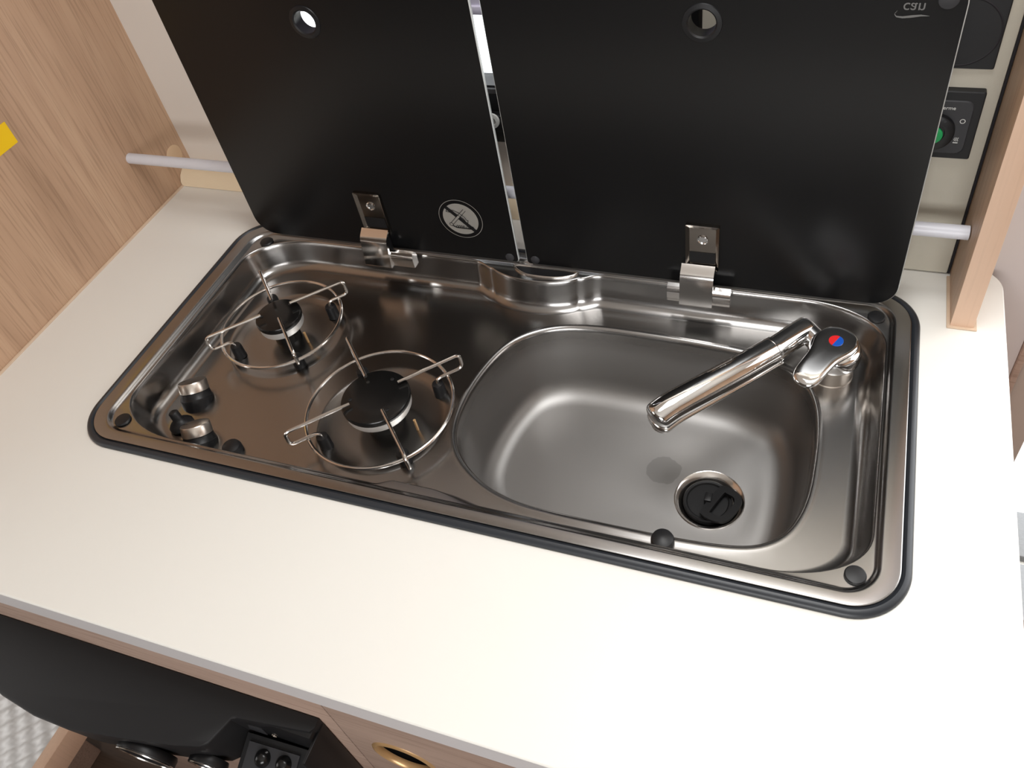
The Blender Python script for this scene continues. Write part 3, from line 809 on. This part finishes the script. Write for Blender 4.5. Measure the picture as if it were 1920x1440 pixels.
seg(q, (-0.0175, 0.0175), (0.0175, -0.0175), 0.0026, 0.0006)
def stroke(pts, w_=0.00045, w=0.0009):
    for a, b in zip(pts, pts[1:]): seg(q, a, b, w_ * 1.4, w)
q.build('warning_bar', 'plastic_dk', st, recalc=False, smooth=False)
q = G(); seg(q, (-0.0135, -0.0085), (0.0085, 0.0155), 0.0016, 0.0008); disc(q, -0.0145, -0.0095, 0.0023, 0.0008, 20)
q.build('lid_symbol_fill', 'silver_print', st, recalc=False, smooth=False)
q = G()
n2 = Vector((-0.737, 0.676)) * 0.0018
for s in (-1, 1): seg(q, Vector((-0.0135, -0.0085)) + n2 * s, Vector((0.0085, 0.0155)) + n2 * s, 0.00035, 0.001)
stroke([(-0.0145 + 0.0024 * cos(a * pi / 8), -0.0095 + 0.0024 * sin(a * pi / 8)) for a in range(17)], 0.0003)
stroke([(-0.013, -0.0115), (-0.008, -0.0140), (0.017, -0.0145)], 0.0006)
stroke([(-0.018, 0.0105), (-0.0165, 0.0135), (-0.009, 0.0135), (-0.001, 0.0105), (0.0065, 0.0035), (0.0085, -0.0010), (0.0105, -0.0005), (0.009, -0.0055), (0.004, -0.0030), (0.0062, -0.0022), (0.0040, 0.0015), (-0.003, 0.0070), (-0.010, 0.0095), (-0.018, 0.0105)], 0.0003)
for k, fx in enumerate((-0.0065, -0.0035, -0.0005, 0.0025, 0.0075, 0.0112, 0.0148)):
    stroke([(fx - 0.0012, -0.0140), (fx - 0.0014, -0.0118), (fx, -0.0100), (fx + 0.0013, -0.0118), (fx + 0.0008, -0.0140)], 0.00025)
q.build('lid_symbol_lines', 'plastic_dk', st, recalc=False, smooth=False)
# ---- maker's mark seen from behind through the glass (flipped upside down)
mt = Matrix.Translation((0.3895, LY - 0.0004, 0.3545)) @ Matrix(((1, 0, 0, 0), (0, 0, 1, 0), (0, -1, 0, 0), (0, 0, 0, 1)))
text_mesh('maker_mark', 'can', 0.0135, 'faint_print', mt, lr, 0.0001)
q = G(); sw = [(0.366, 0.352, 0.0003), (0.363, 0.347, 0.0006), (0.366, 0.3435, 0.0008), (0.374, 0.3425, 0.0011), (0.386, 0.3440, 0.0014), (0.397, 0.3455, 0.0010), (0.408, 0.3450, 0.0002)]
sw = [(0.3890 + (x - 0.386) * 0.62, 0.3475 + (z - 0.345) * 0.62, w * 0.8) for x, z, w in sw]
top = [Vector((x, LY - 0.0005, z + w)) for x, z, w in sw]; bot = [Vector((x, LY - 0.0005, z - w)) for x, z, w in sw]
q.loft([bot, top], close=False); q.build('maker_swoosh', 'faint_print', lr, smooth=False)

# ================================================================== rail, upright board, switches
g = G(); g.tube([(-0.6359, 0.2080, 0.0950), (0.0, 0.2085, 0.0955), (0.4885, 0.2090, 0.0960)], 0.0078, 24)
rl_ = g.build('rail', 'rail'); tag(rl_, 'pale grey round rail running behind the open lids', 'rail')

up = empty('upright_board', (0.501, 0.20, 0.0)); tag(up, 'light oak upright board standing on the worktop right of the lids', 'board')
g = G(); g.box(0.4895, 0.5130, 0.1650, 0.2715, 0.0015, 1.05, 0.0006); g.build('board', 'wood', up)
g = G(); g.box(0.4895, 0.5130, 0.1635, 0.1650, 0.0015, 1.05, 0.0004); g.build('front_edge', 'wood_pale_lit', up)  # lighter oak than the board: light falling on this edge is painted in
g = G(); g.box(0.4860, 0.5165, 0.1605, 0.2460, 0.0, 0.0022, 0.0008); g.build('foot_bead', 'silicone', up)

def wbox(q, x0, x1, z0, z1, w0, w1, r=0.004):
    o_ = rrect((x0 + x1) / 2, (z0 + z1) / 2, (x1 - x0) / 2, (z1 - z0) / 2, r, nc=4, nx=1, ny=1)
    i_ = rrect((x0 + x1) / 2, (z0 + z1) / 2, (x1 - x0) / 2 - 0.001, (z1 - z0) / 2 - 0.001, r, nc=4, nx=1, ny=1)
    q.loft([[bw(p.x, p.y, w0) for p in o_], [bw(p.x, p.y, w1 + 0.001) for p in o_], [bw(p.x, p.y, w1) for p in i_]], False, True)
    return q
sw_ = empty('heater_switch', bw(0.437, 0.164, 0)); tag(sw_, 'black wall switch with a round knob and green button behind the right lid', 'switch')
wbox(G(), 0.398, 0.4735, 0.1640, 0.2405, -0.0002, -0.0085, 0.002).build('plate', 'plastic', sw_)
wbox(G(), 0.405, 0.4660, 0.1705, 0.2310, -0.0084, -0.0097, 0.008).build('face', 'grey_plastic', sw_)
def disk_on_wall(q, x, z, prof, n=40):
    lp = []
    for r, w in prof: lp.append([bw(x + r * cos(2 * pi * k / n), z + r * sin(2 * pi * k / n), w) for k in range(n)])
    return q.loft(lp, False, True)
kb = disk_on_wall(G(), 0.4335, 0.1965, [(0.0205, -0.0096), (0.0200, -0.0145), (0.0185, -0.0155), (0.0110, -0.0155), (0.0105, -0.0140)]).build('dial', 'plastic_dk', sw_)
disk_on_wall(G(), 0.4335, 0.1945, [(0.0098, -0.0138), (0.0095, -0.0157), (0.0085, -0.0163)]).build('green_button', 'green', kb)
disk_on_wall(G(), 0.4420, 0.2115, [(0.0016, -0.0145), (0.0014, -0.0161)], 12).build('pointer_dot', 'grey_plastic', kb)
def wall_text(nm, s, size, x, z, w):
    tilt = 0.0
    mtx = Matrix.Translation(bw(x, z, w)) @ Matrix.Rotation(radians(90) - tilt, 4, 'X')
    return text_mesh(nm, s, size, 'print', mtx, sw_, 0.0001)
wall_text('lettering', 'Therme', 0.0055, 0.4408, 0.2230, -0.0100)
q = G(); lp = []
for r in (0.0019, 0.0026): lp.append([bw(0.4585 + r * cos(2 * pi * k / 24), 0.2090 + r * sin(2 * pi * k / 24), -0.0099) for k in range(24)])
q.loft(lp); q.build('off_symbol', 'print', sw_, smooth=False)
q = G()
for k in range(3):
    x = 0.4552 + 0.0015 * k
    pts = [bw(x + 0.0007 * sin(t * 2.2), 0.1860 + t * 0.0011, -0.0100) for t in range(5)]
    q.tube(pts, 0.0003, 6)
q.tube([bw(0.4545, 0.1843, -0.0100), bw(0.4590, 0.1843, -0.0100)], 0.0005, 6)
q.build('heat_symbol', 'print', sw_)

sp_ = empty('speaker_panel', bw(0.43, 0.262, 0)); tag(sp_, 'square black panel with a circular groove above the heater switch', 'panel')
wbox(G(), 0.330, 0.4740, 0.2620, 0.4060, -0.0002, -0.0045, 0.002).build('plate', 'plastic', sp_)
q = G(); lp = []
for r, w in ((0.0320, -0.0046), (0.0330, -0.0051), (0.0340, -0.0046)): lp.append([bw(0.4390 + r * cos(2 * pi * k / 64), 0.2985 + r * sin(2 * pi * k / 64), w) for k in range(64)])
q.loft(lp); q.build('groove', 'seam', sp_)

g = G(); g.box(-0.6362, -0.6355, -0.02, 0.0700, 0.2135, 0.2430); o = g.build('sticker', 'yellow'); tag(o, 'yellow sticker on the oak partition at the left', 'sticker')
g = G(); g.lathe([(0.0168, 0), (0.0166, 0.0008), (0.0150, 0.0014), (0, 0.0016)], (-0.6362, 0.2850, 0.0480), (1, 0, 0), 36); o = g.build('cover_cap', 'cap')
tag(o, 'round light oak cover cap on the partition behind the rail', 'cap')

# ================================================================== console under the worktop, bench, floor things
cons = empty('console', (-0.3, -0.40, -0.45)); tag(cons, 'black moulded plastic console under the left end of the worktop', 'console')
ZC = -0.084
top_out = [(-0.62, -0.3915), (-0.046, -0.3915), (-0.0465, -0.4005), (-0.050, -0.4055), (-0.127, -0.4140), (-0.133, -0.4165), (-0.1425, -0.4420), (-0.149, -0.4475), (-0.175, -0.4540), (-0.2367, -0.4640), (-0.294, -0.4710), (-0.340, -0.4700), (-0.390, -0.4630), (-0.46, -0.4450), (-0.54, -0.420), (-0.62, -0.400)]
T = [Vector((x, y, 0)) for x, y in top_out]
def off(d, z):
    r = []
    for i, p in enumerate(T):
        y = p.y + (d if i >= 2 else 0); r.append(Vector((p.x, y, z)))
    return r
g = G(); g.loft([off(0.0035, ZC), off(0.0008, ZC - 0.0012), off(0.0, ZC - 0.004), off(0.002, ZC - 0.020), off(0.005, ZC - 0.045), off(0.009, ZC - 0.070)], True, True)
g.build('housing', 'plastic', cons, angle=40)
g = G(); g.box(-0.145, -0.0480, -0.4100, -0.3915, -0.30, ZC - 0.004, 0.001); g.build('recess_back', 'plastic_dk', cons)
g = G(); g.box(-0.0480, -0.0450, -0.4300, -0.3915, -0.32, ZC - 0.012, 0.001); g.build('side_cheek', 'plastic_dk', cons)
# tilted switch plate with two round push buttons
o0 = Vector((-0.0890, -0.4315, -0.130)); uu = Vector((1, 0.03, 0)).normalized(); nn = Vector((0.0, -0.38, 0.92)).normalized(); vv = nn.cross(uu).normalized()
def tp(u, v_, w): return o0 + uu * u + vv * v_ + nn * w
def tbox(q, u0, u1, v0, v1, w0, w1): 
    c = [(u0, v0), (u1, v0), (u1, v1), (u0, v1)]
    return q.loft([[tp(a, b, w0) for a, b in c], [tp(a, b, w1) for a, b in c]], True, True)
tbox(G(), -0.042, 0.0425, -0.035, 0.019, -0.040, -0.002).build('switch_shelf', 'plastic', cons)
spn = tbox(G(), -0.036, 0.022, -0.020, 0.0125, -0.002, 0.0006).build('switch_plate', 'grey_plastic', cons)
for u in (-0.0165, 0.0075):
    q = G(); q.lathe([(0.0088, 0), (0.0086, 0.001), (0.0078, 0.0020), (0.0074, 0.0030), (0.0060, 0.0052), (0.0035, 0.0066), (0, 0.007)], tp(u, 0.001, 0.0006), nn, 28); q.build('push_button', 'enamel', spn)
g = G(); g.box(-0.134, -0.110, -0.4114, -0.4098, -0.125, -0.108, 0.0004); g.build('display', 'grey_plastic', cons)
g = G(); g.lathe([(0.0040, 0), (0.0040, 0.001), (0.0028, 0.0012), (0.0026, 0.0002), (0, 0.0002)], (-0.100, -0.4100, -0.119), (0, -1, 0.1), 20); g.build('indicator', 'wire', cons)
for (x, y, z, r) in ((-0.2230, -0.4625, -0.124, 0.031), (-0.1620, -0.4500, -0.136, 0.020)):
    ax = Vector((0.02, -0.99, -0.06)).normalized()
    q = G(); q.lathe([(r * 0.95, -0.006), (r, -0.003), (r, 0.002), (r * 0.94, 0.004), (r * 0.86, 0.002), (r * 0.84, -0.002), (0, -0.003)], (x, y, z), ax, 44)
    vt = q.build('air_vent', 'plastic_dk', cons, angle=40)
    q = G(); u = ax.orthogonal().normalized(); w = ax.cross(u)
    q.tube([Vector((x, y, z)) + ax * 0.0038 + (u * cos(2 * pi * k / 44) + w * sin(2 * pi * k / 44)) * r * 0.95 for k in range(44)], 0.0011, 6, closed=True)
    q.build('vent_ring', 'wire', vt)

# bench with quilted silver mat at the far left
bn = empty('bench', (-0.9, -0.7, FL)); tag(bn, 'low bench box with an oak edge beyond the console', 'bench')
g = G(); g.box(-1.25, -0.85, -1.2, -0.385, FL, -0.5421, 0.003); g.build('box', 'wood_front', bn)
g = G(); g.box(-1.25, -0.642, -1.2, -0.385, -0.542, -0.520, 0.003); g.build('seat_board', 'wood_front', bn)
g = G(); g.box(-0.642, -0.622, -1.2, -0.385, -0.545, -0.497, 0.002); g.build('edge_trim', 'wood_pale_lit', bn)
# quilted mat: puffed cells
NX, NY = 90, 120
x0, x1, y0, y1 = -1.24, -0.645, -1.19, -0.388
vv_ = []; ff = []
for j in range(NY + 1):
    for i in range(NX + 1):
        x = x0 + (x1 - x0) * i / NX; y = y0 + (y1 - y0) * j / NY
        a = (x + y) / 0.034; b = (x - y) / 0.034
        h = (abs(sin(pi * a)) * abs(sin(pi * b))) ** 0.5 * 0.006
        vv_.append((x, y, -0.510 + h))
for j in range(NY):
    for i in range(NX):
        k = j * (NX + 1) + i; ff.append((k, k + 1, k + NX + 2, k + NX + 1))
g = G(); g.add(vv_, ff); g.box(x0, x1, y0, y1, -0.5195, -0.511)
o = g.build('quilted_mat', 'quilt', recalc=False, angle=60); tag(o, 'silver quilted mat lying on the bench', 'mat')
